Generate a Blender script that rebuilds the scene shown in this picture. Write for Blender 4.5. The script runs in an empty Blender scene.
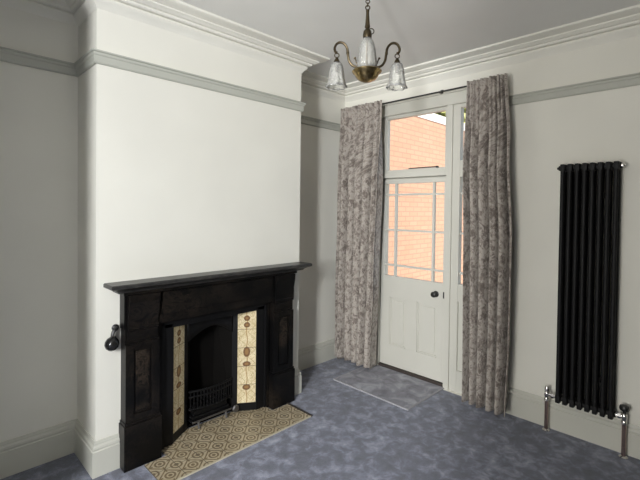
import bpy, bmesh, math, random
from mathutils import Vector, Matrix
random.seed(7)
C = bpy.context.scene.collection
PI = math.pi

# ------------------------------------------------------------------ room sizes (metres)
XL, R = -0.19, 3.548          # left wall, window wall
D1, D2 = 2.776, 3.162         # chimney breast face, alcove back
BX0, BX1 = 0.832, 2.523       # chimney breast sides
YF = -1.30                    # wall behind the viewer
ZC = 3.030                     # ceiling
AX = -2.60                    # far wall of the added unseen room

# ------------------------------------------------------------------ node helpers
class E:
    """small expression builder for math nodes"""
    def __init__(s, nt, sock): s.nt, s.s = nt, sock
    def _m(s, op, *a):
        n = s.nt.nodes.new('ShaderNodeMath'); n.operation = op
        for i, v in enumerate((s,) + a):
            if isinstance(v, E): s.nt.links.new(v.s, n.inputs[i])
            else: n.inputs[i].default_value = float(v)
        return E(s.nt, n.outputs[0])
    def __add__(s, o): return s._m('ADD', o)
    def __sub__(s, o): return s._m('SUBTRACT', o)
    def __mul__(s, o): return s._m('MULTIPLY', o)
    def __truediv__(s, o): return s._m('DIVIDE', o)
    def abs(s): return s._m('ABSOLUTE')
    def fract(s): return s._m('FRACT')
    def lt(s, o): return s._m('LESS_THAN', o)
    def gt(s, o): return s._m('GREATER_THAN', o)
    def mx(s, o): return s._m('MAXIMUM', o)
    def mn(s, o): return s._m('MINIMUM', o)
    def sqrt(s): return s._m('SQRT')
    def sin(s): return s._m('SINE')
    def pingpong(s, o): return s._m('PINGPONG', o)

def new_mat(name):
    m = bpy.data.materials.new(name); m.use_nodes = True
    nt = m.node_tree
    return m, nt, nt.nodes['Principled BSDF']

def coords(nt, kind='Object'):
    n = nt.nodes.new('ShaderNodeTexCoord'); return n.outputs[kind]

def sep(nt, sock):
    n = nt.nodes.new('ShaderNodeSeparateXYZ'); nt.links.new(sock, n.inputs[0])
    return [E(nt, n.outputs[i]) for i in range(3)]

def noise(nt, vec, scale, detail=3, rough=.55, dist=0.0):
    n = nt.nodes.new('ShaderNodeTexNoise')
    n.inputs['Scale'].default_value = scale; n.inputs['Detail'].default_value = detail
    n.inputs['Roughness'].default_value = rough; n.inputs['Distortion'].default_value = dist
    nt.links.new(vec, n.inputs['Vector'])
    return n.outputs['Fac']

def voronoi(nt, vec, scale, feature='F1', out='Distance'):
    n = nt.nodes.new('ShaderNodeTexVoronoi'); n.feature = feature
    n.inputs['Scale'].default_value = scale; nt.links.new(vec, n.inputs['Vector'])
    return n.outputs[out]

def ramp(nt, fac, stops):
    n = nt.nodes.new('ShaderNodeValToRGB'); el = n.color_ramp.elements
    while len(el) < len(stops): el.new(.5)
    for e, (p, c) in zip(el, stops):
        e.position = p; e.color = (*c, 1)
    nt.links.new(fac.s if isinstance(fac, E) else fac, n.inputs[0])
    return n.outputs[0]

def mixc(nt, fac, a, b):
    n = nt.nodes.new('ShaderNodeMix'); n.data_type = 'RGBA'
    for v, i in ((fac, 0), (a, 6), (b, 7)):
        if isinstance(v, E): nt.links.new(v.s, n.inputs[i])
        elif isinstance(v, (int, float)): n.inputs[i].default_value = v
        elif isinstance(v, tuple): n.inputs[i].default_value = (*v, 1)
        else: nt.links.new(v, n.inputs[i])
    return n.outputs[2]

def bump(nt, bsdf, height, strength=.2, distance=.01):
    n = nt.nodes.new('ShaderNodeBump')
    n.inputs['Strength'].default_value = strength; n.inputs['Distance'].default_value = distance
    nt.links.new(height.s if isinstance(height, E) else height, n.inputs['Height'])
    nt.links.new(n.outputs[0], bsdf.inputs['Normal'])

def paint(name, col, rough=.6, var=.03, bs=.08):
    m, nt, b = new_mat(name); v = coords(nt)
    f = noise(nt, v, 1.7, 2)
    lo = tuple(c * (1 - var) for c in col); hi = tuple(min(1, c * (1 + var)) for c in col)
    nt.links.new(ramp(nt, f, [(.3, lo), (.7, hi)]), b.inputs['Base Color'])
    b.inputs['Roughness'].default_value = rough
    bump(nt, b, noise(nt, v, 140, 2), bs, .002)
    return m

def satin(m, spec):
    m.node_tree.nodes['Principled BSDF'].inputs['Specular IOR Level'].default_value = spec; return m

def metal(name, col, rough=.25, var=.1):
    m, nt, b = new_mat(name); v = coords(nt)
    f = noise(nt, v, 30, 3)
    nt.links.new(ramp(nt, f, [(.3, tuple(c * (1 - var) for c in col)), (.7, col)]), b.inputs['Base Color'])
    b.inputs['Metallic'].default_value = 1; b.inputs['Roughness'].default_value = rough
    return m

# ------------------------------------------------------------------ materials
M = {}
M['wall'] = paint('wall_paint', (.78, .765, .69), .75)
M['wall_dark'] = paint('bounce_cut_wall_paint', (.36, .355, .34), .75)  # for unseen walls only, dark to cut bounce into the left alcove
M['ceil'] = paint('ceiling_paint', (.80, .795, .765), .8)
M['cornice'] = paint('cornice_paint', (.80, .785, .715), .6)
M['rail'] = paint('rail_paint', (.47, .475, .42), .45)
M['skirt'] = paint('skirting_paint', (.57, .565, .50), .45)
M['wood'] = paint('door_paint', (.575, .565, .505), .42)
M['gap'] = paint('threshold_wood', (.045, .035, .03), .6)
M['blackmetal'] = paint('black_iron', (.018, .018, .018), .38)
M['rad'] = satin(paint('radiator_black', (.008, .008, .0085), .55, bs=.02), .22)
M['cast'] = satin(paint('cast_iron', (.006, .006, .0065), .45, var=.3, bs=.25), .22)
M['steel'] = metal('worn_iron_edge', (.25, .25, .26), .45)
M['chrome'] = metal('chrome', (.82, .80, .78), .16)
M['pipe'] = metal('warm_nickel_pipe', (.62, .46, .40), .2)
M['brass'] = metal('aged_brass', (.45, .33, .15), .26, .4)
M['darkbrass'] = metal('dark_bronze', (.115, .09, .055), .38, .3)
M['white_trim'] = paint('white_plastic', (.82, .82, .80), .4)
M['concrete'] = paint('yard_concrete', (.42, .40, .37), .9, .15)
M['ash'] = satin(paint('fire_back', (.005, .0045, .004), .9, .4, .5), .08)

# carpet: brushed velvet pile
m, nt, b = new_mat('slate_blue_carpet'); v = coords(nt)
f1 = E(nt, noise(nt, v, 10.5, 5, .66, .35)); f2 = E(nt, noise(nt, v, 2.4, 3)); f3 = E(nt, noise(nt, v, 260, 2))
f = f1 * .66 + f2 * .24 + f3 * .12
nt.links.new(ramp(nt, f, [(.36, (.094, .099, .128)), (.49, (.130, .138, .182)), (.555, (.192, .207, .272)), (.66, (.345, .365, .455))]), b.inputs['Base Color'])
b.inputs['Roughness'].default_value = .95; b.inputs['Sheen Weight'].default_value = .25
bump(nt, b, f3 * .6 + f1 * .4, .45, .008)
M['carpet'] = m

m, nt, b = new_mat('grey_mat_pile'); v = coords(nt)
f1 = E(nt, noise(nt, v, 7, 4, .6, .8)); f3 = E(nt, noise(nt, v, 260, 2)); f = f1 * .8 + f3 * .2
nt.links.new(ramp(nt, f, [(.36, (.19, .19, .215)), (.5, (.29, .29, .325)), (.64, (.44, .445, .49))]), b.inputs['Base Color'])
b.inputs['Roughness'].default_value = .95
bump(nt, b, f3, .4, .006); M['mat'] = m
M['matedge'] = paint('mat_binding', (.33, .33, .35), .9)

# black slate painted as marble
def slate(name, amount):
    m, nt, b = new_mat(name); v = coords(nt)
    d = E(nt, noise(nt, v, 9, 5, .65, 2.2)); k = E(nt, noise(nt, v, 3.2, 2)); g = E(nt, noise(nt, v, 42, 3))
    vein = (d - .5).abs()._m('MULTIPLY', 9).mn(1.0)
    vein = (vein * -1 + 1) * (k - .45).mx(0.0) * 4.5 * (g + .2)
    sp = (E(nt, noise(nt, v, 75, 4, .7)) - .60).mx(0.0) * 5 * (k - .38).mx(0.0) * 5
    vein = (vein + sp).mn(1.0) * amount
    nt.links.new(mixc(nt, vein, (.0034, .0034, .0036), (.12, .088, .062)), b.inputs['Base Color'])
    b.inputs['Roughness'].default_value = .3
    b.inputs['Specular IOR Level'].default_value = .17
    bump(nt, b, g, .06, .003)
    return m
M['slate'] = slate('black_marbled_slate', .18)
M['slate_panel'] = slate('brown_veined_slate', .6)
m, nt, b = new_mat('reflection_grey_slate_shelf'); v = coords(nt)
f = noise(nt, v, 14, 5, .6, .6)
nt.links.new(ramp(nt, f, [(.35, (.02, .02, .02)), (.6, (.045, .043, .04)), (.8, (.09, .085, .08))]), b.inputs['Base Color'])  # lighter grey: the wall's reflection put into the shelf colour
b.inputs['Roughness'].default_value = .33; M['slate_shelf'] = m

# hearth tiles: cream with brown quatrefoils (object coords, metres)
m, nt, b = new_mat('patterned_hearth_tile'); x, y, z = sep(nt, coords(nt))
S = .1525
tx, ty = (x / S), (y / S)
fx = tx.fract() - .5; fy = ty.fract() - .5
ax, ay = fx.abs(), fy.abs()
r = (fx * fx + fy * fy).sqrt()
dia = ax + ay
core = r.lt(.085)
ring = ((r - .19).abs()).lt(.042)
petal = ((dia - .46).abs()).lt(.045)
corner = ((ax - .5) * (ax - .5) + (ay - .5) * (ay - .5)).sqrt()
cornerq = ((corner - .22).abs()).lt(.04)
cdot = corner.lt(.10)
cross = (ax.mn(ay)).lt(.035) * r.gt(.30)
pat = ring.mx(core).mx(petal).mx(cornerq).mx(cdot).mx(cross)
nz = E(nt, noise(nt, coords(nt), 60, 3)); big = noise(nt, coords(nt), 5, 3)
cream = ramp(nt, big, [(.3, (.43, .365, .25)), (.7, (.55, .48, .345))])
brown = ramp(nt, nz, [(.3, (.085, .055, .025)), (.7, (.22, .155, .075))])
c1 = mixc(nt, pat * .9, cream, brown)
edge = ((x / S).fract() - .5).abs().mx(((y / S).fract() - .5).abs()).gt(.485)
c2 = mixc(nt, edge, c1, (.12, .10, .075))
nt.links.new(c2, b.inputs['Base Color']); b.inputs['Roughness'].default_value = .32
bump(nt, b, edge * -1 + 1, .3, .002); M['hearth'] = m

# fireplace side tiles: cream with a brown flower stem, UV in tiles (v 0..5)
m, nt, b = new_mat('floral_fireplace_tile'); u, w, z = sep(nt, coords(nt, 'UV'))
du = u - .5
def blob(vc, ru, rv):
    a = du / ru; c = (w - vc) / rv
    return (a * a + c * c).sqrt()
stem = (du + (w * 6.0).sin() * .03).abs().lt(.028)
flowers = blob(2.78, .19, .28).lt(1).mx(blob(2.12, .22, .14).lt(1)).mx(blob(.86, .22, .16).lt(1)).mx(blob(4.60, .17, .15).lt(1)).mx(blob(4.24, .17, .15).lt(1))
inner = blob(2.78, .09, .17).lt(1).mx(blob(2.12, .10, .07).lt(1)).mx(blob(.86, .11, .08).lt(1)).mx(blob(4.60, .07, .06).lt(1)).mx(blob(4.24, .07, .06).lt(1))
# curling sprigs: mirrored waves
wv = ((w * 9.4).sin() * .16 + .25 - du.abs()).abs().lt(.022).mx((((w * 15.0) + 1.2).sin() * .10 + .37 - du.abs()).abs().lt(.02))
vv = nt.nodes.new('ShaderNodeTexVoronoi'); vv.inputs['Scale'].default_value = 7; nt.links.new(coords(nt, 'UV'), vv.inputs['Vector'])
leafs = E(nt, vv.outputs['Distance']).lt(.2) * du.abs().gt(.14)
base = ramp(nt, noise(nt, coords(nt), 12, 2), [(.3, (.66, .55, .33)), (.7, (.78, .69, .47))])
c = mixc(nt, wv * .5, base, (.34, .22, .08))
fsp = E(nt, noise(nt, coords(nt), 160, 2)).gt(.54)
c = mixc(nt, leafs * .5, c, (.36, .28, .12))
c = mixc(nt, fsp * .5, c, (.36, .27, .13))
c = mixc(nt, stem * .8, c, (.36, .2, .07))
c = mixc(nt, flowers * .92, c, (.145, .065, .025))
c = mixc(nt, inner * .7, c, (.36, .20, .08))
seam = (w.fract() - .5).abs().gt(.488)
c = mixc(nt, seam, c, (.16, .12, .08))
nt.links.new(c, b.inputs['Base Color']); b.inputs['Roughness'].default_value = .22; M['ftile'] = m

# damask curtain cloth (UV in metres along the cloth)
m, nt, b = new_mat('damask_curtain_cloth'); uvc = coords(nt, 'UV')
uu, ww, _ = sep(nt, uvc)
cb = nt.nodes.new('ShaderNodeCombineXYZ'); nt.links.new(uu.s, cb.inputs[0]); nt.links.new((ww * .72).s, cb.inputs[1])
uvs = cb.outputs[0]
nn = E(nt, noise(nt, uvs, 13, 3, .55, 1.6)); n2 = E(nt, noise(nt, uvs, 42, 3, .6, .5))
vo = E(nt, voronoi(nt, uvs, 11.0)); vo2 = E(nt, voronoi(nt, uvs, 34.0))
scroll = ((nn - .5).abs() * -13 + 1).mx(0.0)                  # light scrolling stems
leafy = (((vo + (n2 - .5) * .5 - .40) * 4.0) + .5).mx(0.0).mn(1.0)
fac = (leafy * .34 + scroll * .42 + (n2 - .5) * 1.3 + (vo2 - .3) * .45 + .16).mx(0.0).mn(1.0)
weave = E(nt, noise(nt, uvc, 500, 1))
col = ramp(nt, fac, [(.10, (.150, .124, .106)), (.45, (.235, .202, .176)), (.85, (.44, .395, .35))])
nt.links.new(col, b.inputs['Base Color']); b.inputs['Roughness'].default_value = .85
b.inputs['Sheen Weight'].default_value = .15
bump(nt, b, fac * .6 + weave * .4, .25, .004)
tr = nt.nodes.new('ShaderNodeBsdfTranslucent'); nt.links.new(col, tr.inputs[0])
mx = nt.nodes.new('ShaderNodeMixShader'); mx.inputs[0].default_value = .09
nt.links.new(b.outputs[0], mx.inputs[1]); nt.links.new(tr.outputs[0], mx.inputs[2])
nt.links.new(mx.outputs[0], nt.nodes['Material Output'].inputs[0]); M['cloth'] = m

# window glass: clear with a reflection
def glass(name, tint, gl=.12, rough=.0, diff=0.0, bumpy=0):
    m, nt, b = new_mat(name); nt.nodes.remove(b)
    t = nt.nodes.new('ShaderNodeBsdfTransparent'); t.inputs[0].default_value = (*tint, 1)
    g = nt.nodes.new('ShaderNodeBsdfGlossy'); g.inputs['Roughness'].default_value = rough
    lw = nt.nodes.new('ShaderNodeLayerWeight'); lw.inputs[0].default_value = gl
    if bumpy:
        n = nt.nodes.new('ShaderNodeBump'); n.inputs['Strength'].default_value = bumpy; n.inputs['Distance'].default_value = .01
        nt.links.new(noise(nt, coords(nt), 60, 2), n.inputs['Height'])
        nt.links.new(n.outputs[0], g.inputs['Normal']); nt.links.new(n.outputs[0], lw.inputs['Normal'])
    s = nt.nodes.new('ShaderNodeMixShader'); nt.links.new(lw.outputs['Fresnel'], s.inputs[0])
    nt.links.new(t.outputs[0], s.inputs[1]); nt.links.new(g.outputs[0], s.inputs[2])
    out = s
    if diff:
        d = nt.nodes.new('ShaderNodeBsdfDiffuse'); d.inputs[0].default_value = (.8, .8, .78, 1)
        s2 = nt.nodes.new('ShaderNodeMixShader'); s2.inputs[0].default_value = diff
        nt.links.new(s.outputs[0], s2.inputs[1]); nt.links.new(d.outputs[0], s2.inputs[2]); out = s2
    nt.links.new(out.outputs[0], nt.nodes['Material Output'].inputs[0]); return m
M['glass'] = glass('window_glass', (.97, .98, .97), .03)
M['shade'] = glass('cut_glass_shade', (.98, .98, .96), .26, .08, .17, .9)

# sunlit brickwork
m, nt, b = new_mat('orange_brickwork'); x, y, z = sep(nt, coords(nt))
cv = nt.nodes.new('ShaderNodeCombineXYZ'); nt.links.new(x.s, cv.inputs[0]); nt.links.new(z.s, cv.inputs[1])
br = nt.nodes.new('ShaderNodeTexBrick'); nt.links.new(cv.outputs[0], br.inputs['Vector'])
br.inputs['Scale'].default_value = 1; br.inputs['Brick Width'].default_value = .225; br.inputs['Row Height'].default_value = .075
br.inputs['Mortar Size'].default_value = .009; br.inputs['Mortar Smooth'].default_value = .3
br.inputs['Color1'].default_value = (.52, .305, .20, 1); br.inputs['Color2'].default_value = (.56, .345, .235, 1)
br.inputs['Mortar'].default_value = (.36, .23, .17, 1)
c = mixc(nt, E(nt, noise(nt, cv.outputs[0], 3.5, 4)) * .5, br.outputs['Color'], (.55, .32, .24))
nt.links.new(c, b.inputs['Base Color']); b.inputs['Roughness'].default_value = .9
M['brick'] = m
m, nt, b = new_mat('pale_green_leaf'); f = noise(nt, coords(nt), 9, 2)
nt.links.new(ramp(nt, f, [(.3, (.46, .50, .16)), (.7, (.66, .67, .30))]), b.inputs['Base Color']); M['leaf'] = m
M['bark'] = paint('tree_bark', (.16, .12, .09), .9, .2)
M['slates'] = paint('roof_slate', (.16, .16, .18), .8, .2)

# ------------------------------------------------------------------ mesh helpers
def box(bm, x0, x1, y0, y1, z0, z1, bev=0.0):
    vs = [bm.verts.new((x, y, z)) for x in (x0, x1) for y in (y0, y1) for z in (z0, z1)]
    fs = [(0, 1, 3, 2), (4, 6, 7, 5), (0, 4, 5, 1), (2, 3, 7, 6), (0, 2, 6, 4), (1, 5, 7, 3)]
    fc = [bm.faces.new([vs[i] for i in f]) for f in fs]
    if bev:
        es = list({e for f in fc for e in f.edges})
        bmesh.ops.bevel(bm, geom=es, offset=bev, segments=2, profile=.7, affect='EDGES')

def lathe(bm, prof, c, n=24, axis='z', cap=True, flute=0, famp=0.0):
    """prof: list of (radius, height)"""
    rings = []
    for i, (r, h) in enumerate(prof):
        ring = []
        for k in range(n):
            a = 2 * PI * k / n
            rr = r
            if flute: rr = r * (1 + famp * (i / (len(prof) - 1)) * math.cos(flute * a))
            p, q_ = rr * math.cos(a), rr * math.sin(a)
            if axis == 'z': co = (c[0] + p, c[1] + q_, c[2] + h)
            elif axis == 'y': co = (c[0] + p, c[1] + h, c[2] + q_)
            else: co = (c[0] + h, c[1] + p, c[2] + q_)
            ring.append(bm.verts.new(co))
        rings.append(ring)
    for a_, b_ in zip(rings, rings[1:]):
        for k in range(n):
            bm.faces.new((a_[k], a_[(k + 1) % n], b_[(k + 1) % n], b_[k]))
    if cap:
        bm.faces.new(rings[0]); bm.faces.new(rings[-1])

def tube(bm, pts, rad, n=10, cap=True):
    pts = [Vector(p) for p in pts]
    rads = rad if isinstance(rad, (list, tuple)) else [rad] * len(pts)
    rings = []; up = None
    for i, p in enumerate(pts):
        t = (pts[min(i + 1, len(pts) - 1)] - pts[max(i - 1, 0)]).normalized()
        if up is None:
            up = t.orthogonal().normalized()
        up = (up - t * up.dot(t)).normalized(); s = t.cross(up)
        rings.append([bm.verts.new(p + (up * math.cos(2 * PI * k / n) + s * math.sin(2 * PI * k / n)) * rads[i]) for k in range(n)])
    for a_, b_ in zip(rings, rings[1:]):
        for k in range(n):
            bm.faces.new((a_[k], a_[(k + 1) % n], b_[(k + 1) % n], b_[k]))
    if cap:
        bm.faces.new(rings[0]); bm.faces.new(rings[-1])

def spline(pts, n=8):
    pts = [Vector(p) for p in pts]; out = []
    for i in range(len(pts) - 1):
        p0 = pts[max(i - 1, 0)]; p1 = pts[i]; p2 = pts[i + 1]; p3 = pts[min(i + 2, len(pts) - 1)]
        for k in range(n):
            t = k / n
            out.append(.5 * ((2 * p1) + (p2 - p0) * t + (2 * p0 - 5 * p1 + 4 * p2 - p3) * t * t + (3 * p1 - p0 - 3 * p2 + p3) * t ** 3))
    out.append(pts[-1]); return out

def torus(bm, c, R_, r_, ax=(0, 0, 1), n=16, m_=8, sx=1.0):
    q = Vector((0, 0, 1)).rotation_difference(Vector(ax))
    vs = []
    for i in range(n):
        a = 2 * PI * i / n; row = []
        for k in range(m_):
            b_ = 2 * PI * k / m_
            p = Vector(((R_ + r_ * math.cos(b_)) * math.cos(a) * sx, (R_ + r_ * math.cos(b_)) * math.sin(a), r_ * math.sin(b_)))
            row.append(bm.verts.new(Vector(c) + q @ p))
        vs.append(row)
    for i in range(n):
        for k in range(m_):
            bm.faces.new((vs[i][k], vs[(i + 1) % n][k], vs[(i + 1) % n][(k + 1) % m_], vs[i][(k + 1) % m_]))

def sweep(bm, path, prof):
    """moulding: path of (x,y) with the room on its right-hand side; prof = closed loop of (projection, z)"""
    P = [Vector(p) for p in path]; cols = []
    for i, p in enumerate(P):
        ns = []
        if i > 0: d = (P[i] - P[i - 1]).normalized(); ns.append(Vector((d.y, -d.x)))
        if i < len(P) - 1: d = (P[i + 1] - P[i]).normalized(); ns.append(Vector((d.y, -d.x)))
        if len(ns) == 2:
            b_ = ns[0] + ns[1]; off = b_ * (2 / b_.length_squared) if b_.length > 1e-6 else ns[0]
            off = b_ / (1 + ns[0].dot(ns[1]))
        else: off = ns[0]
        cols.append([bm.verts.new((p.x + off.x * a, p.y + off.y * a, z)) for a, z in prof])
    n = len(prof)
    for a_, b_ in zip(cols, cols[1:]):
        for k in range(n):
            bm.faces.new((a_[k], a_[(k + 1) % n], b_[(k + 1) % n], b_[k]))
    bm.faces.new(cols[0]); bm.faces.new(cols[-1])

OFF = {}
def root(name, loc, label=None, cat=None, group=None, kind=None):
    o = bpy.data.objects.new(name, None); C.objects.link(o); o.location = loc
    o.empty_display_size = .1
    OFF[o.name] = Vector(loc); tag(o, label, cat, group, kind); return o

def tag(o, label=None, cat=None, group=None, kind=None):
    for k, v in (('label', label), ('category', cat), ('group', group), ('kind', kind)):
        if v: o[k] = v

def build(name, bm, mat, parent=None, smooth=False, loc=None, bevel=0, angle=35):
    """link ONE mesh object; vertices are given in world metres"""
    bmesh.ops.recalc_face_normals(bm, faces=bm.faces[:])
    me = bpy.data.meshes.new(name)
    org = Vector((0, 0, 0))
    o = bpy.data.objects.new(name, me); C.objects.link(o)
    if parent is not None:
        o.parent = parent; org = OFF[parent.name]
    elif loc is not None:
        org = Vector(loc); o.location = org
    OFF[o.name] = org
    if org.length: bmesh.ops.translate(bm, verts=bm.verts[:], vec=-org)
    bm.to_mesh(me); bm.free()
    me.materials.append(mat)
    if smooth:
        for p in me.polygons: p.use_smooth = True
        me.set_sharp_from_angle(angle=math.radians(angle))
    if bevel:
        md = o.modifiers.new('bevel', 'BEVEL'); md.width = bevel; md.segments = 2; md.limit_method = 'ANGLE'
    return o

def B(): return bmesh.new()

# ------------------------------------------------------------------ THE ROOM
bm = B(); box(bm, AX - .1, R, YF - .1, D2 + .1, -.1, 0)
tag(build('floor', bm, M['carpet']), 'slate blue velvet pile carpet with brushed marks', kind='structure')
bm = B(); box(bm, AX - .1, R + .22, YF - .1, D2 + .2, ZC, ZC + .1)
tag(build('ceiling', bm, M['ceil']), kind='structure')

bm = B(); box(bm, XL - .1, R + .22, D2, D2 + .2, -.1, ZC)
tag(build('wall_back', bm, M['wall']), 'alcove wall behind the chimney breast', kind='structure')
# chimney breast with the fireplace opening left open
FC = 1.690                                       # fireplace centre line
bm = B()
o0, o1, oz = FC - .40, FC + .40, .87
X = [BX0, o0, o1, BX1]; Z = [0, oz, ZC]
def quad(*p): bm.faces.new([bm.verts.new(c) for c in p])
quad((BX0, D1, 0), (o0, D1, 0), (o0, D1, ZC), (BX0, D1, ZC))
quad((o1, D1, 0), (BX1, D1, 0), (BX1, D1, ZC), (o1, D1, ZC))
quad((o0, D1, oz), (o1, D1, oz), (o1, D1, ZC), (o0, D1, ZC))
quad((BX0, D2, 0), (BX0, D1, 0), (BX0, D1, ZC), (BX0, D2, ZC))
quad((BX1, D1, 0), (BX1, D2, 0), (BX1, D2, ZC), (BX1, D1, ZC))
quad((o0, D1, 0), (o0, D2, 0), (o0, D2, oz), (o0, D1, oz))
quad((o1, D1, 0), (o1, D1, oz), (o1, D2, oz), (o1, D2, 0))
quad((o0, D1, oz), (o0, D2, oz), (o1, D2, oz), (o1, D1, oz))
bmesh.ops.remove_doubles(bm, verts=bm.verts[:], dist=1e-5)
tag(build('wall_chimney_breast', bm, M['wall']), kind='structure')

# window wall with the garden door opening
OY0, OY1, OZ = 1.46, 3.04, 2.765
bm = B()
box(bm, R, R + .22, YF - .1, OY0, -.1, ZC); box(bm, R, R + .22, OY1, D2 + .2, -.1, ZC)
box(bm, R, R + .22, OY0, OY1, OZ, ZC); box(bm, R, R + .22, OY0, OY1, -.1, -.0)
tag(build('wall_right', bm, M['wall']), kind='structure')
# wall to the left (out of view); opening shaped to pass the key light
LY0, LY1, LZ = .38, 1.90, 2.94
bm = B()
box(bm, XL - .1, XL, YF, LY0, 0, ZC); box(bm, XL - .1, XL, LY1, D2, 0, ZC); box(bm, XL - .1, XL, LY0, LY1, LZ, ZC)
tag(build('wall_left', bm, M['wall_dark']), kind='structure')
# wall behind the viewer and an added unseen room holding the lamps
bm = B(); box(bm, AX - .1, R, YF - .1, YF, 0, ZC)
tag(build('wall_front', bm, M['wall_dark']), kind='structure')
WY = (-.58, -.14, 1.58, 2.92); WW = (.34, 1.36, .44, 2.16)            # invented window openings of the added room, out of view
bm = B()
box(bm, AX - .1, AX, YF, WY[0], 0, ZC); box(bm, AX - .1, AX, WY[1], WW[0], 0, ZC); box(bm, AX - .1, AX, WW[1], D2 + .1, 0, ZC)
box(bm, AX - .1, AX, WW[0], WW[1], 0, WW[2]); box(bm, AX - .1, AX, WW[0], WW[1], WW[3], ZC)
box(bm, AX - .1, AX, WY[0], WY[1], 0, WY[2]); box(bm, AX - .1, AX, WY[0], WY[1], WY[3], ZC)
box(bm, AX, XL - .1, D2, D2 + .1, 0, ZC)
tag(build('wall_added_light_room', bm, M['wall_dark']), kind='structure')

path = [(XL, D2), (BX0, D2), (BX0, D1), (BX1, D1), (BX1, D2), (R, D2), (R, YF)]
corn = [(0, ZC), (0, 2.888), (.003, 2.892), (.008, 2.900), (.016, 2.910), (.027, 2.922), (.036, 2.932), (.040, 2.940), (.040, 2.944), (.033, 2.946), (.033, 2.953),
        (.058, 2.955), (.066, 2.962), (.068, 2.972), (.086, 2.975), (.098, 2.984), (.112, 2.989), (.114, 2.998), (.136, 3.001), (.152, 3.008), (.172, 3.011), (.180, 3.016), (.180, ZC)]
bm = B(); sweep(bm, path, corn)
tag(build('trim_1', bm, M['cornice'], smooth=True, angle=25), 'stepped plaster cornice under the ceiling', kind='structure')
zt, zb = 2.629, 2.550
rail = [(0, zb), (.012, zb), (.018, zb + .008), (.018, zb + .045), (.024, zb + .052), (.024, zt - .014), (.034, zt - .010), (.034, zt - .002), (.028, zt), (0, zt)]
bm = B(); sweep(bm, path[:-1], rail)
tag(build('trim_2', bm, M['rail']), 'grey picture rail round chimney breast and alcoves', kind='structure')
bm = B(); sweep(bm, [(R, 1.42), (R, YF)], rail)
tag(build('trim_3', bm, M['rail']), 'grey picture rail on the radiator wall', kind='structure')
H = .2164
skirt = [(0, 0), (.024, 0), (.024, .158), (.019, .162), (.019, .168), (.022, .174), (.020, .186), (.012, .196), (.012, .203), (.008, H), (0, H)]
for nm, pth, lab in (('baseboard_back_left', [(XL, D2), (BX0, D2), (BX0, D1), (.972, D1)], None),
                     ('baseboard_back_right', [(2.408, D1), (BX1, D1), (BX1, D2), (R, D2)], None),
                     ('baseboard_right', [(R, 1.44), (R, YF)], None)):
    bm = B(); sweep(bm, pth, skirt); tag(build(nm, bm, M['skirt']), kind='structure')
bm = B(); sweep(bm, [(XL, LY1), (XL, D2 - .03)], skirt); tag(build('baseboard_left', bm, M['skirt']), kind='structure')

# ------------------------------------------------------------------ GARDEN DOOR, FANLIGHT, SIDELIGHTS
XD = R + .05                                     # face of the door
dr = root('door_1', (XD, 2.28, 0), 'half glazed off white panelled garden door', kind='structure')
# fixed frame: posts, head, transom
bm = B()
xf = R + .02
box(bm, xf, R + .14, 1.850, 1.903, 0, 2.66, .003); box(bm, xf, R + .14, 2.662, 2.722, 0, 2.66, .003)
box(bm, xf + .004, R + .14, OY0, OY1, 2.672, OZ - .001)
box(bm, xf - .012, R + .06, OY0, OY1, 2.652, 2.676, .004)
box(bm, xf, R + .14, 1.903, 2.662, 2.006, 2.052, .004)
box(bm, XD + .047, R + .14, 1.903, 2.662, 1.95, 2.006); box(bm, XD + .047, R + .14, 1.903, 1.926, 0, 1.95); box(bm, XD + .047, R + .14, 2.63, 2.662, 0, 1.95)
build('door_frame', bm, M['wood'], dr)
ly0, ly1, lz0, lz1 = 1.908, 2.655, .042, 1.992
gy0, gy1, gz0, gz1 = 1.936, 2.617, .984, 1.947
bm = B()
box(bm, XD, XD + .045, ly0, gy0, lz0, lz1, .002); box(bm, XD, XD + .045, gy1, ly1, lz0, lz1, .002)
box(bm, XD, XD + .045, gy0, gy1, gz1, lz1, .002)
box(bm, XD, XD + .045, gy0, gy1, .765, gz0, .002)
box(bm, XD, XD + .045, gy0, gy1, lz0, .262, .002)
box(bm, XD, XD + .045, gy0, 1.985, .262, .765); box(bm, XD, XD + .045, 2.212, 2.338, .262, .765); box(bm, XD, XD + .045, 2.54, gy1, .262, .765)
leaf = build('door_leaf', bm, M['wood'], dr)
for a, b_ in ((1.985, 2.212), (2.338, 2.54)):
    bm = B(); box(bm, XD + .016, XD + .04, a, b_, .262, .765)
    # raised field and moulding round the panel
    box(bm, XD + .008, XD + .03, a + .035, b_ - .035, .297, .73, .006)
    for (p0, p1, q0, q1) in ((a, a + .014, .262, .765), (b_ - .014, b_, .262, .765), (a, b_, .262, .276), (a, b_, .751, .765)):
        box(bm, XD + .006, XD + .02, p0, p1, q0, q1, .004)
    build('door_panel', bm, M['wood'], leaf)
bm = B()
for yy in (2.052, 2.488): box(bm, XD + .006, XD + .038, yy - .011, yy + .011, gz0, gz1, .003)
for zz in (1.834, 1.466, 1.098): box(bm, XD + .007, XD + .037, gy0, gy1, zz - .010, zz + .010, .003)
build('glazing_bars', bm, M['wood'], leaf)
bm = B(); box(bm, XD + .020, XD + .024, gy0, gy1, gz0, gz1)
build('glass_pane', bm, M['glass'], leaf)
bm = B()
lathe(bm, [(.030, 0), (.030, -.004), (.012, -.008), (.010, -.026), (.018, -.031), (.026, -.040), (.028, -.050), (.024, -.060), (.012, -.065)], (XD, 2.004, .874), 20, 'x')
tag(build('door_knob', bm, M['blackmetal'], dr, True), 'round black door knob')
bm = B(); box(bm, XD - .012, XD, 1.912, 1.926, .845, .905, .003)
lathe(bm, [(.004, -.014), (.004, -.010)], (XD, 1.919, .880), 8, 'x')
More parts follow.
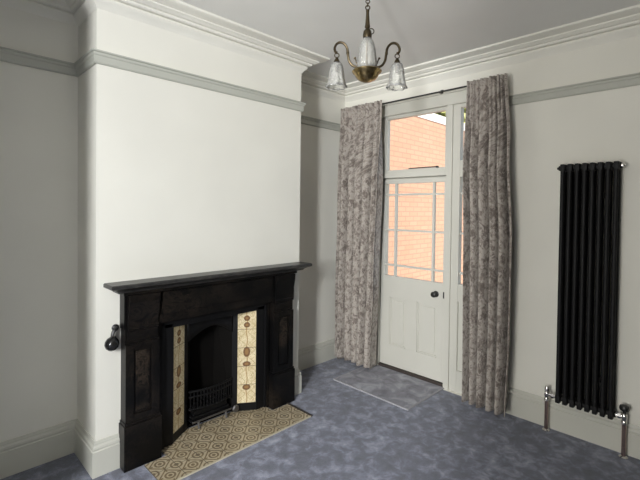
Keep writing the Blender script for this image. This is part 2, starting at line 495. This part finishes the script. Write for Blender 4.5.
tag(build('keyhole_plate', bm, M['blackmetal'], dr), 'narrow black keyhole plate')
bm = B(); box(bm, R + .03, R + .16, 1.903, 2.662, 0, .036, .003)
build('threshold', bm, M['gap'], dr)

# fanlight over the door
wn = root('window_1', (XD, 2.26, 2.05), 'opening fanlight over the garden door', kind='structure')
fy0, fy1, fz0, fz1 = 1.931, 2.592, 2.088, 2.618
bm = B()
box(bm, XD - .01, XD + .04, 1.903, fy0, 2.052, 2.652, .004); box(bm, XD - .01, XD + .04, fy1, 2.662, 2.052, 2.652, .004)
box(bm, XD - .01, XD + .04, fy0, fy1, 2.052, fz0, .004); box(bm, XD - .01, XD + .04, fy0, fy1, fz1, 2.652, .004)
build('casement_frame', bm, M['wood'], wn)
bm = B(); box(bm, XD + .015, XD + .019, fy0, fy1, fz0, fz1); build('glass_pane', bm, M['glass'], wn)
bm = B(); box(bm, XD - .022, XD - .012, 2.0, 2.32, 2.088, 2.098, .002); box(bm, XD - .03, XD - .01, 1.99, 2.015, 2.082, 2.1, .002)
tag(build('window_stay', bm, M['blackmetal'], wn), 'black casement stay bar')

# sidelights either side
for num, (s0, s1, e0, e1) in ((2, (1.505, 1.778, OY0, 1.850)), (3, (2.80, 2.975, 2.722, OY1))):
    wn = root('window_%d' % num, (XD, (s0 + s1) / 2, 0), 'narrow sidelight beside the garden door', kind='structure')
    bm = B()
    box(bm, XD - .015, XD + .05, e0, s0, 0, 2.66, .005); box(bm, XD - .015, XD + .05, s1, e1, 0, 2.66, .005)
    for z0, z1 in ((.0, .20), (.84, 1.0), (1.985, 2.138), (2.62, 2.66)):
        box(bm, XD - .012, XD + .05, s0, s1, z0, z1, .004)
    box(bm, XD + .012, XD + .04, s0, s1, .2, .84)
    build('window_frame', bm, M['wood'], wn)
    bm = B()
    for zz in (1.834, 1.466, 1.098): box(bm, XD + .006, XD + .036, s0, s1, zz - .010, zz + .010, .003)
    build('glazing_bars', bm, M['wood'], wn)
    bm = B(); box(bm, XD + .02, XD + .024, s0, s1, 1.0, 1.985); box(bm, XD + .02, XD + .024, s0, s1, 2.138, 2.62)
    build('glass_pane', bm, M['glass'], wn)

# ------------------------------------------------------------------ CURTAINS AND RAIL
XC = R - .136
def curtain(name, left, right, nfold, seed, label):
    """left/right: lists of (z, y) edge positions; y falls from left to right in the photo"""
    rnd = random.Random(seed)
    zt_, zb_ = 2.782, .045
    def ip(tab, z):
        for (z0, y0), (z1, y1) in zip(tab, tab[1:]):
            if z1 <= z <= z0:
                t = (z0 - z) / (z0 - z1); t = t * t * (3 - 2 * t); return y0 + (y1 - y0) * t
        return tab[-1][1] if z < tab[-1][0] else tab[0][1]
    NU, NV = 40 * nfold, 90
    ph = [0.0]
    for i in range(nfold): ph.append(ph[-1] + rnd.uniform(.7, 1.35))
    ph = [p / ph[-1] for p in ph]
    am = [rnd.uniform(.65, 1.2) for _ in range(nfold + 1)]
    bm = B(); uv = bm.loops.layers.uv.new('UVMap'); G = []
    for j in range(NV + 1):
        v_ = j / NV; z = zt_ + (zb_ - zt_) * v_
        ya, yb = ip(left, z), ip(right, z)
        wd = yb - ya
        s1 = max(0, min(1, (v_ - .02) / .30)); s1 = s1 * s1 * (3 - 2 * s1)      # big folds open below the heading
        s2 = 1 - max(0, min(1, (v_ - .05) / .40)) * .72                           # fine pleats fade away
        pin = math.exp(-((v_ - .035) / .022) ** 2)
        row = []
        for i in range(NU + 1):
            u_ = i / NU
            uw = u_ + .010 * math.sin(4.0 * v_ + 9 * u_ + seed)
            uw = max(0, min(1, uw))
            k = next((n for n in range(nfold) if ph[n + 1] >= uw), nfold - 1)
            t = (uw - ph[k]) / (ph[k + 1] - ph[k])
            a1 = am[k] * (1 - t) + am[k + 1] * t
            c1 = math.cos(2 * PI * t)
            c1 = 1 - 2 * ((1 - c1) * .5) ** 1.25        # broad ridges, narrow deep valleys
            big = (.014 + .058 * s1) * a1 * c1
            fine = .0135 * s2 * math.cos(2 * PI * 2 * t + .8 + .5 * k) * (1 - .35 * pin)
            edge = min(1, min(u_, 1 - u_) * 10)
            side = math.sin(2 * PI * t) * .11 * wd / nfold * s1 * edge
            x = XC - big - fine + .006 * math.sin(3.1 * v_ + 1.9 * k)
            y = ya + wd * u_ + side
            row.append((bm.verts.new((min(x, R - .0605), y, z)), z))
        # arc length for the pattern
        acc = 0.0; out = []
        for i, (vt, zz) in enumerate(row):
            if i: acc += (vt.co - row[i - 1][0].co).length
            out.append((vt, acc, zz))
        G.append(out)
    for j in range(NV):
        for i in range(NU):
            c4 = (G[j][i], G[j][i + 1], G[j + 1][i + 1], G[j + 1][i])
            f_ = bm.faces.new([c[0] for c in c4]); f_.smooth = True
            for l, c in zip(f_.loops, c4): l[uv].uv = (c[1] + seed * .37, c[2])
    me = bpy.data.meshes.new(name); o = bpy.data.objects.new(name, me); C.objects.link(o)
    org = Vector((XC, (left[0][1] + right[0][1]) / 2, 0)); o.location = org
    bmesh.ops.translate(bm, verts=bm.verts[:], vec=-org)
    bm.to_mesh(me); bm.free(); me.materials.append(M['cloth'])
    sd = o.modifiers.new('thick', 'SOLIDIFY'); sd.thickness = .0025
    tag(o, label, 'curtain', 'floor length damask curtains at the garden door')
    return o
curtain('curtain', [(2.80, 3.085), (1.6, 3.09), (.9, 3.105), (.03, 3.10)], [(2.80, 2.535), (1.9, 2.530), (1.0, 2.555), (.03, 2.585)], 6, 3,
        'grey floral damask curtain hanging in the corner, left of the glazed door')
curtain('curtain', [(2.80, 1.632), (2.2, 1.635), (1.3, 1.618), (.03, 1.605)], [(2.80, 1.305), (2.2, 1.265), (1.4, 1.228), (.7, 1.232), (.03, 1.250)], 5, 11,
        'grey floral damask curtain hanging between the sidelight and the black radiator')
rr = root('curtain_rail', (R - .05, 2.2, 2.77), 'thin black curtain rail running above the glazed door', 'curtain rail')
bm = B(); tube(bm, [(R - .050, 3.13, 2.772), (R - .050, 1.37, 2.772)], .0075, 10)
build('rail', bm, M['blackmetal'], rr, True)
for yy in (3.05, 1.95, 1.40):
    bm = B(); box(bm, R - .058, R, yy - .010, yy + .010, 2.764, 2.776, .002); box(bm, R - .006, R, yy - .015, yy + .015, 2.768, 2.80, .002)
    build('bracket', bm, M['blackmetal'], rr)

# ------------------------------------------------------------------ DOOR MAT
mt = root('doormat', (3.27, 2.32, 0), 'grey pile mat lying on carpet in front of the garden door', 'mat')
bm = B(); box(bm, 2.972, R + .03, 1.900, 2.735, 0.0, .011, .003); build('pile', bm, M['mat'], mt)
bm = B()
for a in ((2.960, 2.974, 1.888, 2.747), (2.974, R + .028, 1.888, 1.902), (2.974, R - .01, 2.733, 2.747)):
    box(bm, a[0], a[1], a[2], a[3], 0, .013, .003)
build('binding', bm, M['matedge'], mt)

# ------------------------------------------------------------------ FIREPLACE SURROUND
fs = root('fireplace_surround', (1.683, D1, 0), 'black marbled slate mantelpiece standing against the white chimney breast', 'fireplace')
JL, JR = (.972, 1.206), (2.160, 2.394)
YJ = D1 - .085
bm = B()   # shelf with a stepped underside
sx0, sx1, sy = .874, 2.542, D1 - .150
def shelf_ring(inset, z): return [(sx0 + inset, D1), (sx0 + inset, sy + inset), (sx1 - inset, sy + inset), (sx1 - inset, D1)], z
lv = [shelf_ring(.006, 1.196), shelf_ring(0, 1.190), shelf_ring(0, 1.172), shelf_ring(.012, 1.166), shelf_ring(.03, 1.160), shelf_ring(.052, 1.146), shelf_ring(.056, 1.136)]
V = [[bm.verts.new((x_, y_, z_)) for x_, y_ in pts] for pts, z_ in lv]
for a_, b_ in zip(V, V[1:]):
    for k in range(4): bm.faces.new((a_[k], a_[(k + 1) % 4], b_[(k + 1) % 4], b_[k]))
bm.faces.new(V[0]); bm.faces.new(V[-1])
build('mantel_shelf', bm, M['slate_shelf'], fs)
bm = B()
box(bm, JL[0], JR[1], YJ + .006, D1, .900, 1.140, .002)
box(bm, JL[0] + .24, JR[1] - .24, YJ - .006, YJ + .006, .958, 1.108, .005)
box(bm, JL[0] - .012, JR[1] + .012, YJ - .02, D1, 1.118, 1.137, .004)
build('frieze', bm, M['slate'], fs)
bm = B()   # inner slips framing the iron insert
box(bm, JL[1], FC - .455, YJ + .045, D1, 0, .90, .002); box(bm, FC + .455, JR[0], YJ + .045, D1, 0, .90, .002)
box(bm, JL[1], JR[0], YJ + .03, D1, .886, .902, .003)
build('inner_slip', bm, M['slate'], fs)
for (a, b_) in (JL, JR):
    bm = B()
    box(bm, a + .008, b_ - .008, YJ + .012, D1, .30, .900, .002)
    # fillets round the sunk panel
    w = b_ - a
    for (p0, p1, q0, q1) in ((a + .008, a + .058, .30, .80), (b_ - .058, b_ - .008, .30, .80), (a + .058, b_ - .058, .30, .345), (a + .058, b_ - .058, .765, .80)):
        box(bm, p0, p1, YJ, YJ + .013, q0, q1, .003)
    j = build('jamb', bm, M['slate'], fs)
    bm = B(); box(bm, a + .074, b_ - .074, YJ + .004, YJ + .013, .365, .745, .003)
    tag(build('jamb_panel', bm, M['slate_panel'], j), 'brown veined marbled panel')
    bm = B(); box(bm, a - .004, b_ + .004, YJ - .014, D1, 0, .285, .004); box(bm, a + .002, b_ - .002, YJ - .006, D1, .285, .302, .003)
    build('plinth', bm, M['slate'], fs)
    bm = B()   # corbel block: fluted bracket growing towards the shelf
    pr = [(.0, .82), (.0, 1.118), (.052, 1.118), (.050, 1.07), (.034, 1.01), (.020, .95), (.016, .915), (.030, .908), (.030, .893), (.012, .885), (.008, .83)]
    for s0, s1 in ((a + .02, b_ - .02),):
        L = [[bm.verts.new((xx, YJ + .008 - p * .8, z_)) for p, z_ in pr] for xx in (s0, s1)]
        n_ = len(pr)
        for k in range(n_): bm.faces.new((L[0][k], L[0][(k + 1) % n_], L[1][(k + 1) % n_], L[1][k]))
        bm.faces.new(L[0]); bm.faces.new(L[1])
    build('corbel', bm, M['slate'], fs, bevel=.002)

# ------------------------------------------------------------------ CAST IRON INSERT
fi = root('fireplace_insert', (FC, D1, 0), 'black cast iron tiled fire grate set inside the slate mantelpiece', 'fireplace grate')
YI = D1 - .004
TO, TA, TB = .360, .125, .082       # outer half width of tiles, run in x, run in depth
z0, z1 = .070, .832
YT = YI + .004
bm = B()
for s in (-1, 1):
    xs = sorted((FC + s * .452, FC + s * (TO + .004))); box(bm, xs[0], xs[1], YI - .010, YI + .003, .0065, .884, .004)
    xs = sorted((FC + s * .452, FC + s * .432)); box(bm, xs[0], xs[1], YI - .026, YI - .008, .0065, .884, .006)   # raised outer bead
    # splayed iron cheeks above, below and inside of the tiles
    def cheek(ta, tb, za, zb_, th=.012):
        p = []
        for t in (ta, tb):
            p.append((FC + s * (TO - TA * t), YT + TB * t))
        nx, ny = -s * TB, -TA
        l = math.hypot(nx, ny); nx, ny = nx / l * th * .4, ny / l * th * .4
        v8 = []
        for (px, py) in p:
            for d in (0, 1):
                for zz in (za, zb_):
                    v8.append(bm.verts.new((px + (nx if d == 0 else -nx * 2), py + (ny if d == 0 else -ny * 2), zz)))
        for f_ in ((0, 1, 3, 2), (4, 6, 7, 5), (0, 4, 5, 1), (2, 3, 7, 6), (0, 2, 6, 4), (1, 5, 7, 3)):
            bm.faces.new([v8[i] for i in f_])
    cheek(-.04, 1.0, .0065, z0 - .002); cheek(-.04, 1.0, z1 + .002, .884); cheek(1.0, 1.30, .0065, .884, .018)
    cheek(-.03, .0, .0065, .884, .018)
box(bm, FC - .452, FC + .452, YI - .010, YI + .003, .834, .884, .004)
box(bm, FC - .452, FC + .452, YI - .026, YI - .008, .864, .884, .006)
build('iron_frame', bm, M['cast'], fi)
for s in (-1, 1):
    bm = B(); uv = bm.loops.layers.uv.new('UVMap')
    pa = (FC + s * TO, YT); pb = (FC + s * (TO - TA), YT + TB)
    nx, ny = -s * TB * .03, -TA * .03
    c4 = [(pa, z0, 0, 0), (pb, z0, 1, 0), (pb, z1, 1, 5), (pa, z1, 0, 5)]
    fr = [bm.verts.new((p[0] + nx, p[1] + ny, zz)) for p, zz, _, _ in c4]
    bk = [bm.verts.new((p[0] - nx * 1.5, p[1] - ny * 1.5, zz)) for p, zz, _, _ in c4]
    f_ = bm.faces.new(fr)
    for l, c in zip(f_.loops, c4): l[uv].uv = (c[2], c[3])
    bm.faces.new(bk)
    for k in range(4): bm.faces.new((fr[k], fr[(k + 1) % 4], bk[(k + 1) % 4], bk[k]))
    tag(build('tile_panel', bm, M['ftile'], fi), 'column of cream tiles with brown flower stems')
# firebox shell
fx0, fx1 = FC - (TO - TA * 1.28), FC + (TO - TA * 1.28)
yb0 = YT + TB * 1.28
bm = B()
def q4(*p): bm.faces.new([bm.verts.new(c) for c in p])
ybk = 3.08
q4((fx0 + .06, ybk, .012), (fx1 - .06, ybk, .012), (fx1 - .10, 2.99, .862), (fx0 + .10, 2.99, .862))
q4((fx0, yb0, .012), (fx0 + .06, ybk, .012), (fx0 + .10, 2.99, .862), (fx0, yb0, .862))
q4((fx1, yb0, .012), (fx1, yb0, .862), (fx1 - .10, 2.99, .862), (fx1 - .06, ybk, .012))
q4((fx0, yb0, .862), (fx0 + .10, 2.99, .862), (fx1 - .10, 2.99, .862), (fx1, yb0, .862))
q4((fx0, yb0, .012), (fx1, yb0, .012), (fx1 - .06, ybk, .012), (fx0 + .06, ybk, .012))
o = build('firebox', bm, M['ash'], fi)
sd = o.modifiers.new('thick', 'SOLIDIFY'); sd.thickness = .008
# hood: canopy with an arched lower edge
bm = B(); n_ = 18; top = []; bot = []
for i in range(n_ + 1):
    t = i / n_; xx = fx0 + (fx1 - fx0) * t; a_ = math.sin(PI * t)
    top.append(bm.verts.new((xx, yb0 - .004, .866)))
    bot.append(bm.verts.new((xx, yb0 - .002 - .030 * a_, .66 + .10 * a_)))
for i in range(n_): bm.faces.new((top[i], top[i + 1], bot[i + 1], bot[i]))
o = build('hood', bm, M['cast'], fi, True)
sd = o.modifiers.new('thick', 'SOLIDIFY'); sd.thickness = .010; sd.offset = 0
# basket of bars
bm = B(); bx0, bx1 = fx0 + .012, fx1 - .012; yb = yb0 - .012
def bow(t): return yb - .035 * math.sin(PI * t)
for zz, rad in ((.150, .009), (.245, .007), (.285, .009)):
    tube(bm, [(bx0 + (bx1 - bx0) * t / 12, bow(t / 12), zz) for t in range(13)], rad, 8)
for i in range(15):
    t = (i + .5) / 15; xx = bx0 + (bx1 - bx0) * t
    tube(bm, [(xx, bow(t), .150), (xx, bow(t), .285)], .0055, 6)
for i in range(9):
    xx = bx0 + (bx1 - bx0) * (i + .5) / 9
    tube(bm, [(xx, yb - .02, .138), (xx, 3.02, .138)], .007, 6)
build('fire_basket', bm, M['cast'], fi, True)
# low ash pan front standing on two feet
bm = B(); yp = 2.842
box(bm, FC - .175, FC + .165, yp - .012, yp + .14, .052, .072, .006)
box(bm, FC - .165, FC + .155, yp + .004, yp + .13, .072, .095, .010)
box(bm, FC - .15, FC + .14, yp + .02, yp + .12, .095, .128, .006)
ap = build('ash_pan', bm, M['cast'], fi)
bm = B(); box(bm, FC - .178, FC + .168, yp - .016, yp - .008, .055, .069, .003)
for xx in (FC - .125, FC + .115): tube(bm, [(xx, yp - .006, .056), (xx - .004, yp - .014, .03), (xx, yp - .020, .008)], [.010, .007, .010], 8)
tag(build('pan_lip', bm, M['steel'], ap, True), 'worn grey iron lip and feet')
bm = B(); lathe(bm, [(.004, .02), (.024, .012), (.03, 0), (.024, -.012), (.006, -.016)], (FC + .205, yp - .01, .045), 16, 'y')
build('damper_knob', bm, M['steel'], fi, True)

# ------------------------------------------------------------------ HEARTH
hr = root('hearth', (1.088, 2.376, 0), 'cream and brown patterned tiled hearth in front of the fire', 'hearth')
bm = B(); box(bm, 1.088, 2.308, 2.383, D1 - .11, 0, .006)
box(bm, 1.237, 2.143, D1 - .11, 2.88, 0, .005)
build('tiles', bm, M['hearth'], hr)
bm = B(); box(bm, 1.080, 2.306, 2.374, 2.384, 0, .009, .002)
tag(build('front_edging', bm, paint('cream_edging', (.50, .45, .34), .4), hr), 'thin pale tile edging')
bm = B(); box(bm, 2.306, 2.324, 2.374, D1 - .098, 0, .009, .002)
tag(build('side_edging', bm, M['gap'], hr), 'dark strip along the carpet')

# ------------------------------------------------------------------ SERVANT BELL LEVER
bl = root('bell_lever', (.945, D1, .90), 'round black bell knob fixed to white wall left of the mantelpiece', 'bell knob')
bm = B(); lathe(bm, [(.022, 0), (.022, -.006), (.012, -.012), (.008, -.03)], (.945, D1, .905), 16, 'y')
build('wall_plate', bm, M['blackmetal'], bl, True)
bm = B(); tube(bm, spline([(.945, D1 - .028, .906), (.932, D1 - .036, .902), (.921, D1 - .038, .888), (.915, D1 - .040, .862)], 5), [.009] * 6 + [.011] * 10, 10)
build('lever', bm, M['blackmetal'], bl, True)
bm = B()
prof = [(.011, .048), (.018, .040), (.034, .026), (.042, .006), (.041, -.014), (.030, -.033), (.012, -.043)]
lathe(bm, prof, (0, 0, 0), 20)
bmesh.ops.transform(bm, matrix=Matrix.Translation((.910, D1 - .048, .820)) @ Matrix.Rotation(math.radians(12), 4, 'Y'), verts=bm.verts[:])
build('knob', bm, paint('gloss_black', (.012, .012, .012), .15), bl, True)

# ------------------------------------------------------------------ RADIATOR
XR = R - .075
rd = root('radiator', (XR, .736, .0), 'tall black eight column radiator on the pale wall right of the curtain', 'radiator')
ztop, zbot = 2.030, .252
pitch = .0468; y0r = .736 + pitch * 3.5
for i in range(8):
    yy = y0r - pitch * i
    bm = B()
    for dx in (-.036, .036):
        lathe(bm, [(.0148, zbot + .03), (.0148, ztop - .03)], (XR + dx, yy, 0), 14)
    for zc in (ztop - .028, zbot + .028):
        box(bm, XR - .054, XR + .054, yy - .0165, yy + .0165, zc - .028, zc + .028, .014)
        lathe(bm, [(.021, -.0236), (.021, .0236)], (XR, yy, zc), 14, 'y')
    build('column', bm, M['rad'], rd, True, angle=50)
for yy, s, zz, mt_, lab in ((y0r + .024, 1, ztop - .028, 'rad', None), (y0r - pitch * 7 - .024, -1, ztop - .028, 'chrome', 'small chrome bleed valve')):
    bm = B(); lathe(bm, [(.018, 0), (.018, .010 * s), (.010, .014 * s), (.008, .022 * s)], (XR, yy, zz), 14, 'y')
    o = build('bleed_plug', bm, M[mt_], rd, True)
    if lab: tag(o, lab)
for yy in (.82, .66):
    for zz in (1.80, .48):
        bm = B(); box(bm, XR, R - .002, yy - .012, yy + .012, zz - .02, zz + .02, .003); build('wall_bracket', bm, M['rad'], rd)
for s, yv in ((1, .985), (-1, .500)):
    ye = y0r + .0236 if s > 0 else y0r - pitch * 7 - .0236
    zc = zbot + .028
    bm = B()
    lathe(bm, [(.013, 0), (.013, yv - ye)], (XR, ye, zc), 12, 'y')
    lathe(bm, [(.019, .012 * s), (.019, .030 * s)], (XR, ye, zc), 6, 'y')
    lathe(bm, [(.013, -.055), (.018, -.05), (.018, -.03), (.014, -.024), (.017, -.012), (.019, 0), (.017, .014), (.012, .022)], (XR, yv, zc), 16)
    if s > 0: lathe(bm, [(.012, .022), (.016, .026), (.016, .045), (.012, .058), (.006, .062)], (XR, yv, zc), 16)
    vb = build('radiator_valve', bm, M['chrome'], rd, True)
    tag(vb, 'polished chrome valve body')
    if s < 0:
        bm = B(); lathe(bm, [(.010, .020), (.010, .040), (.024, .044), (.030, .054), (.030, .066), (.026, .076), (.012, .080)], (XR, yv, zc), 20)
        tag(build('valve_head', bm, M['blackmetal'], vb, True), 'black wheel head')
    bm = B(); lathe(bm, [(.0135, .01), (.0135, zc - .05)], (XR, yv, 0), 16)
    tag(build('tail_pipe', bm, M['pipe'], rd, True), 'polished pipe down to the carpet')
    bm = B(); lathe(bm, [(.027, .0), (.027, .005), (.018, .012), (.015, .014)], (XR, yv, 0), 20)
    tag(build('pipe_collar', bm, M['chrome'], rd, True), 'chrome floor collar')

# ------------------------------------------------------------------ CHANDELIER
CX, CY = 1.884, 1.513
px = .0058
def zy(y): return 2.881 - .00572 * y
ch = root('chandelier', (CX, CY, ZC), 'small brass ceiling light with clear glass bell shades hanging from chain', 'chandelier')
ax = Vector((1, -1, 0)).normalized()
bm = B(); lathe(bm, [(.055, ZC), (.055, ZC - .006), (.045, ZC - .02), (.018, ZC - .034), (.008, ZC - .045)], (CX, CY, 0), 24)
build('ceiling_rose', bm, M['brass'], ch, True)
bm = B(); zl = ZC - .052; k = 0
while zl > zy(7):
    torus(bm, (CX, CY, zl), .011, .003, ((ax.x, ax.y, 0) if k % 2 else (ax.y, -ax.x, 0)), 14, 6); zl -= .0175; k += 1
zl_end = zl
build('chain', bm, M['darkbrass'], ch, True)
bm = B()
torus(bm, (CX, CY, zl_end), .012, .0035, (-ax.y, ax.x, 0), 14, 6)
lathe(bm, [(.004, zl_end - .010), (.010, zl_end - .016), (.0085, zl_end - .03), (.0105, zy(18)), (.014, zy(25)), (.016, zy(27)), (.010, zy(28.5)), (.022, zy(31)), (.026, zy(35)), (.024, zy(38.5))], (CX, CY, 0), 20)
torus(bm, (CX + ax.x * .022, CY + ax.y * .022, zy(31)), .016, .0028, (-ax.y, ax.x, 0), 14, 6)
build('stem', bm, M['darkbrass'], ch, True)
bm = B(); lathe(bm, [(.024, zy(38)), (.036, zy(41.5)), (.046, zy(48)), (.053, zy(57)), (.058, zy(64)), (.056, zy(69))], (CX, CY, 0), 32, cap=False, flute=12, famp=.05)
o = build('glass_body', bm, M['shade'], ch, True); tag(o, 'clear cut glass bell over bowl')
sd = o.modifiers.new('thick', 'SOLIDIFY'); sd.thickness = .003
bm = B(); lathe(bm, [(.006, zy(38)), (.006, zy(70))], (CX, CY, 0), 10)
lathe(bm, [(.020, zy(69)), (.060, zy(69.8)), (.080, zy(70.2)), (.086, zy(71.2)), (.082, zy(72.6)), (.070, zy(74.0)), (.064, zy(76.5)), (.050, zy(79.4)), (.030, zy(81.2)), (.010, zy(82)), (.003, zy(82.2))], (CX, CY, 0), 32)
build('bowl', bm, M['brass'], ch, True)
for s in (-1, 1):
    d = ax * s
    def P(dx, y, o_=0): return (CX + d.x * dx * px, CY + d.y * dx * px, zy(y))
    bm = B()
    tube(bm, spline([P(8, 67), P(12, 66.6), P(15.5, 64.5), P(18, 60), P(19, 54), P(20, 48), P(23, 43.8), P(27, 42.6), P(30.5, 44.5), P(32.2, 48.5), P(31.5, 52), P(29.4, 53)], 6), .0074, 8)
    lathe(bm, [(.009, -.006), (.009, .006)], P(19.2, 53), 10)
    tube(bm, spline([P(8, 66), P(10.2, 63), P(11.2, 59.5), P(12.5, 57.5)], 4), [.004] * 10 + [.007] * 3, 6)   # leaf curl
    torus(bm, P(30, 55.6), .013, .003, (-d.y, d.x, 0), 14, 6)
    arm = build('arm', bm, M['darkbrass'], ch, True)
    cx, cy, _ = P(30, 0)
    bm = B(); lathe(bm, [(.004, zy(57.5)), (.010, zy(59)), (.016, zy(61)), (.021, zy(63.5)), (.019, zy(64.2))], (cx, cy, 0), 16)
    lathe(bm, [(.010, zy(64)), (.010, zy(72))], (cx, cy, 0), 10)
    build('lamp_holder', bm, M['darkbrass'], arm, True)
    bm = B(); lathe(bm, [(.019, zy(62.5)), (.031, zy(64.5)), (.039, zy(69)), (.042, zy(74)), (.045, zy(79)), (.050, zy(83.5)), (.059, zy(87.5))], (cx, cy, 0), 40, cap=False, flute=8, famp=.09)
    o = build('glass_shade', bm, M['shade'], arm, True); tag(o, 'clear cut glass bell shade with wavy rim')
    sd = o.modifiers.new('thick', 'SOLIDIFY'); sd.thickness = .003

# ------------------------------------------------------------------ OUTSIDE
bm = B(); box(bm, R + .22, 16, -4, 12, -.25, -.15)
tag(build('ground', bm, M['concrete']), 'paved yard outside the garden door', kind='structure')
YB = 3.60
bb = root('brick_outbuilding', (6.5, YB, -.15), 'sunlit orange brick building seen through the garden door', 'building')
bm = B(); box(bm, R + .24, 12.0, YB, YB + .3, -.15, 3.165); build('brick_wall', bm, M['brick'], bb)
bm = B(); box(bm, R + .24, 12.1, YB - .012, YB + .02, 3.165, 3.30, .004)
tag(build('fascia', bm, M['white_trim'], bb), 'white eaves board and gutter')
bm = B(); v8 = [(R + .24, YB + .004, 3.270), (12.1, YB + .004, 3.270), (12.1, YB + 3.5, 3.27), (R + .24, YB + 3.5, 3.27)]
vs = [bm.verts.new(p) for p in v8]; vs2 = [bm.verts.new((p[0], p[1], p[2] - .06)) for p in v8]
bm.faces.new(vs); bm.faces.new(vs2)
for k in range(4): bm.faces.new((vs[k], vs[(k + 1) % 4], vs2[(k + 1) % 4], vs2[k]))
build('roof', bm, M['slates'], bb)

tr_ = root('leafy_tree', (15.5, 9.5, -.15), 'pale green sunlit tree rising behind the brick building', 'tree')
bm = B(); tube(bm, spline([(15.5, 9.5, -.15), (15.6, 9.5, 2), (15.4, 9.6, 4), (15.5, 9.5, 6)], 4), [.25 - .015 * i for i in range(13)], 10)
build('trunk', bm, M['bark'], tr_, True)
bm = B(); rnd = random.Random(5)
for _ in range(4200):
    while True:
        p = Vector((rnd.uniform(-1, 1), rnd.uniform(-1, 1), rnd.uniform(-1, 1)))
        if .3 < p.length < 1: break
    c = Vector((15.5, 9.5, 6.3)) + Vector((p.x * 3.2, p.y * 3.2, p.z * 3.0))
    n = Vector((rnd.gauss(0, 1), rnd.gauss(0, 1), rnd.gauss(.6, 1))).normalized(); t = n.orthogonal().normalized(); b_ = n.cross(t)
    s = rnd.uniform(.18, .34)
    bm.faces.new([bm.verts.new(c + t * s), bm.verts.new(c + b_ * s * .55 + n * .02), bm.verts.new(c - t * s), bm.verts.new(c - b_ * s * .55 + n * .02)])
o = build('foliage', bm, M['leaf'], tr_)

# ------------------------------------------------------------------ LIGHT
def area(name, loc, target, sx, sy_, power, col):
    l = bpy.data.lights.new(name, 'AREA'); l.shape = 'RECTANGLE'; l.size = sx; l.size_y = sy_; l.energy = power; l.color = col
    o = bpy.data.objects.new(name, l); C.objects.link(o); o.location = loc
    o.rotation_euler = (Vector(target) - Vector(loc)).to_track_quat('-Z', 'Y').to_euler(); return o
area('key_daylight_added_room', (AX + .02, -.36, 2.25), (1.6, 2.2, .9), .42, 1.3, 300, (.955, .97, .985))  # key daylight, direction taken from the alcove shadow; its window is invented
area('right_wall_fill', (AX + .02, .85, 1.30), (3.5, .95, 1.55), 1.0, 1.7, 118, (1.0, .975, .92))  # added fill to brighten the right wall, set in an invented opening
sun = bpy.data.lights.new('sun', 'SUN'); sun.energy = 4.5; sun.angle = math.radians(.6); sun.color = (1, .95, .90)
so = bpy.data.objects.new('sun', sun); C.objects.link(so)
so.rotation_euler = Vector((.12, .74, -.66)).to_track_quat('-Z', 'Y').to_euler(); so.location = (6, -4, 8)
w = bpy.data.worlds.new('sky'); bpy.context.scene.world = w; w.use_nodes = True
nt = w.node_tree; bg = nt.nodes['Background']
sk = nt.nodes.new('ShaderNodeTexSky'); sk.sky_type = 'NISHITA'; sk.sun_disc = False
sk.sun_elevation = math.radians(41); sk.sun_rotation = math.radians(189); sk.air_density = 1.0; sk.dust_density = 2.5
nt.links.new(sk.outputs[0], bg.inputs[0]); bg.inputs[1].default_value = .28

# ------------------------------------------------------------------ CAMERA
F_PX, YAW, PITCH, ROLL, SY = 414.286, 0.786509, -0.017165, 0.012349, -24.359
cd = bpy.data.cameras.new('camera'); co = bpy.data.objects.new('camera', cd); C.objects.link(co)
cd.sensor_fit = 'HORIZONTAL'; cd.sensor_width = 36; cd.lens = 36 * F_PX / 640
cd.shift_y = SY / 640
cd.clip_start = .03
fw = Vector((math.sin(YAW) * math.cos(PITCH), math.cos(YAW) * math.cos(PITCH), math.sin(PITCH)))
rt = Vector((math.cos(YAW), -math.sin(YAW), 0)); up = rt.cross(fw)
rt2 = rt * math.cos(ROLL) + up * math.sin(ROLL); up2 = -rt * math.sin(ROLL) + up * math.cos(ROLL)
mw = Matrix((rt2, up2, -fw)).transposed().to_4x4(); mw.translation = (0, 0, 1.68)
co.matrix_world = mw
sc = bpy.context.scene; sc.camera = co
sc.view_settings.view_transform = 'Standard'; sc.view_settings.look = 'None'
sc.view_settings.exposure = -0.10; sc.view_settings.gamma = 1
try: sc.view_settings.use_curve_mapping = False
except Exception: pass
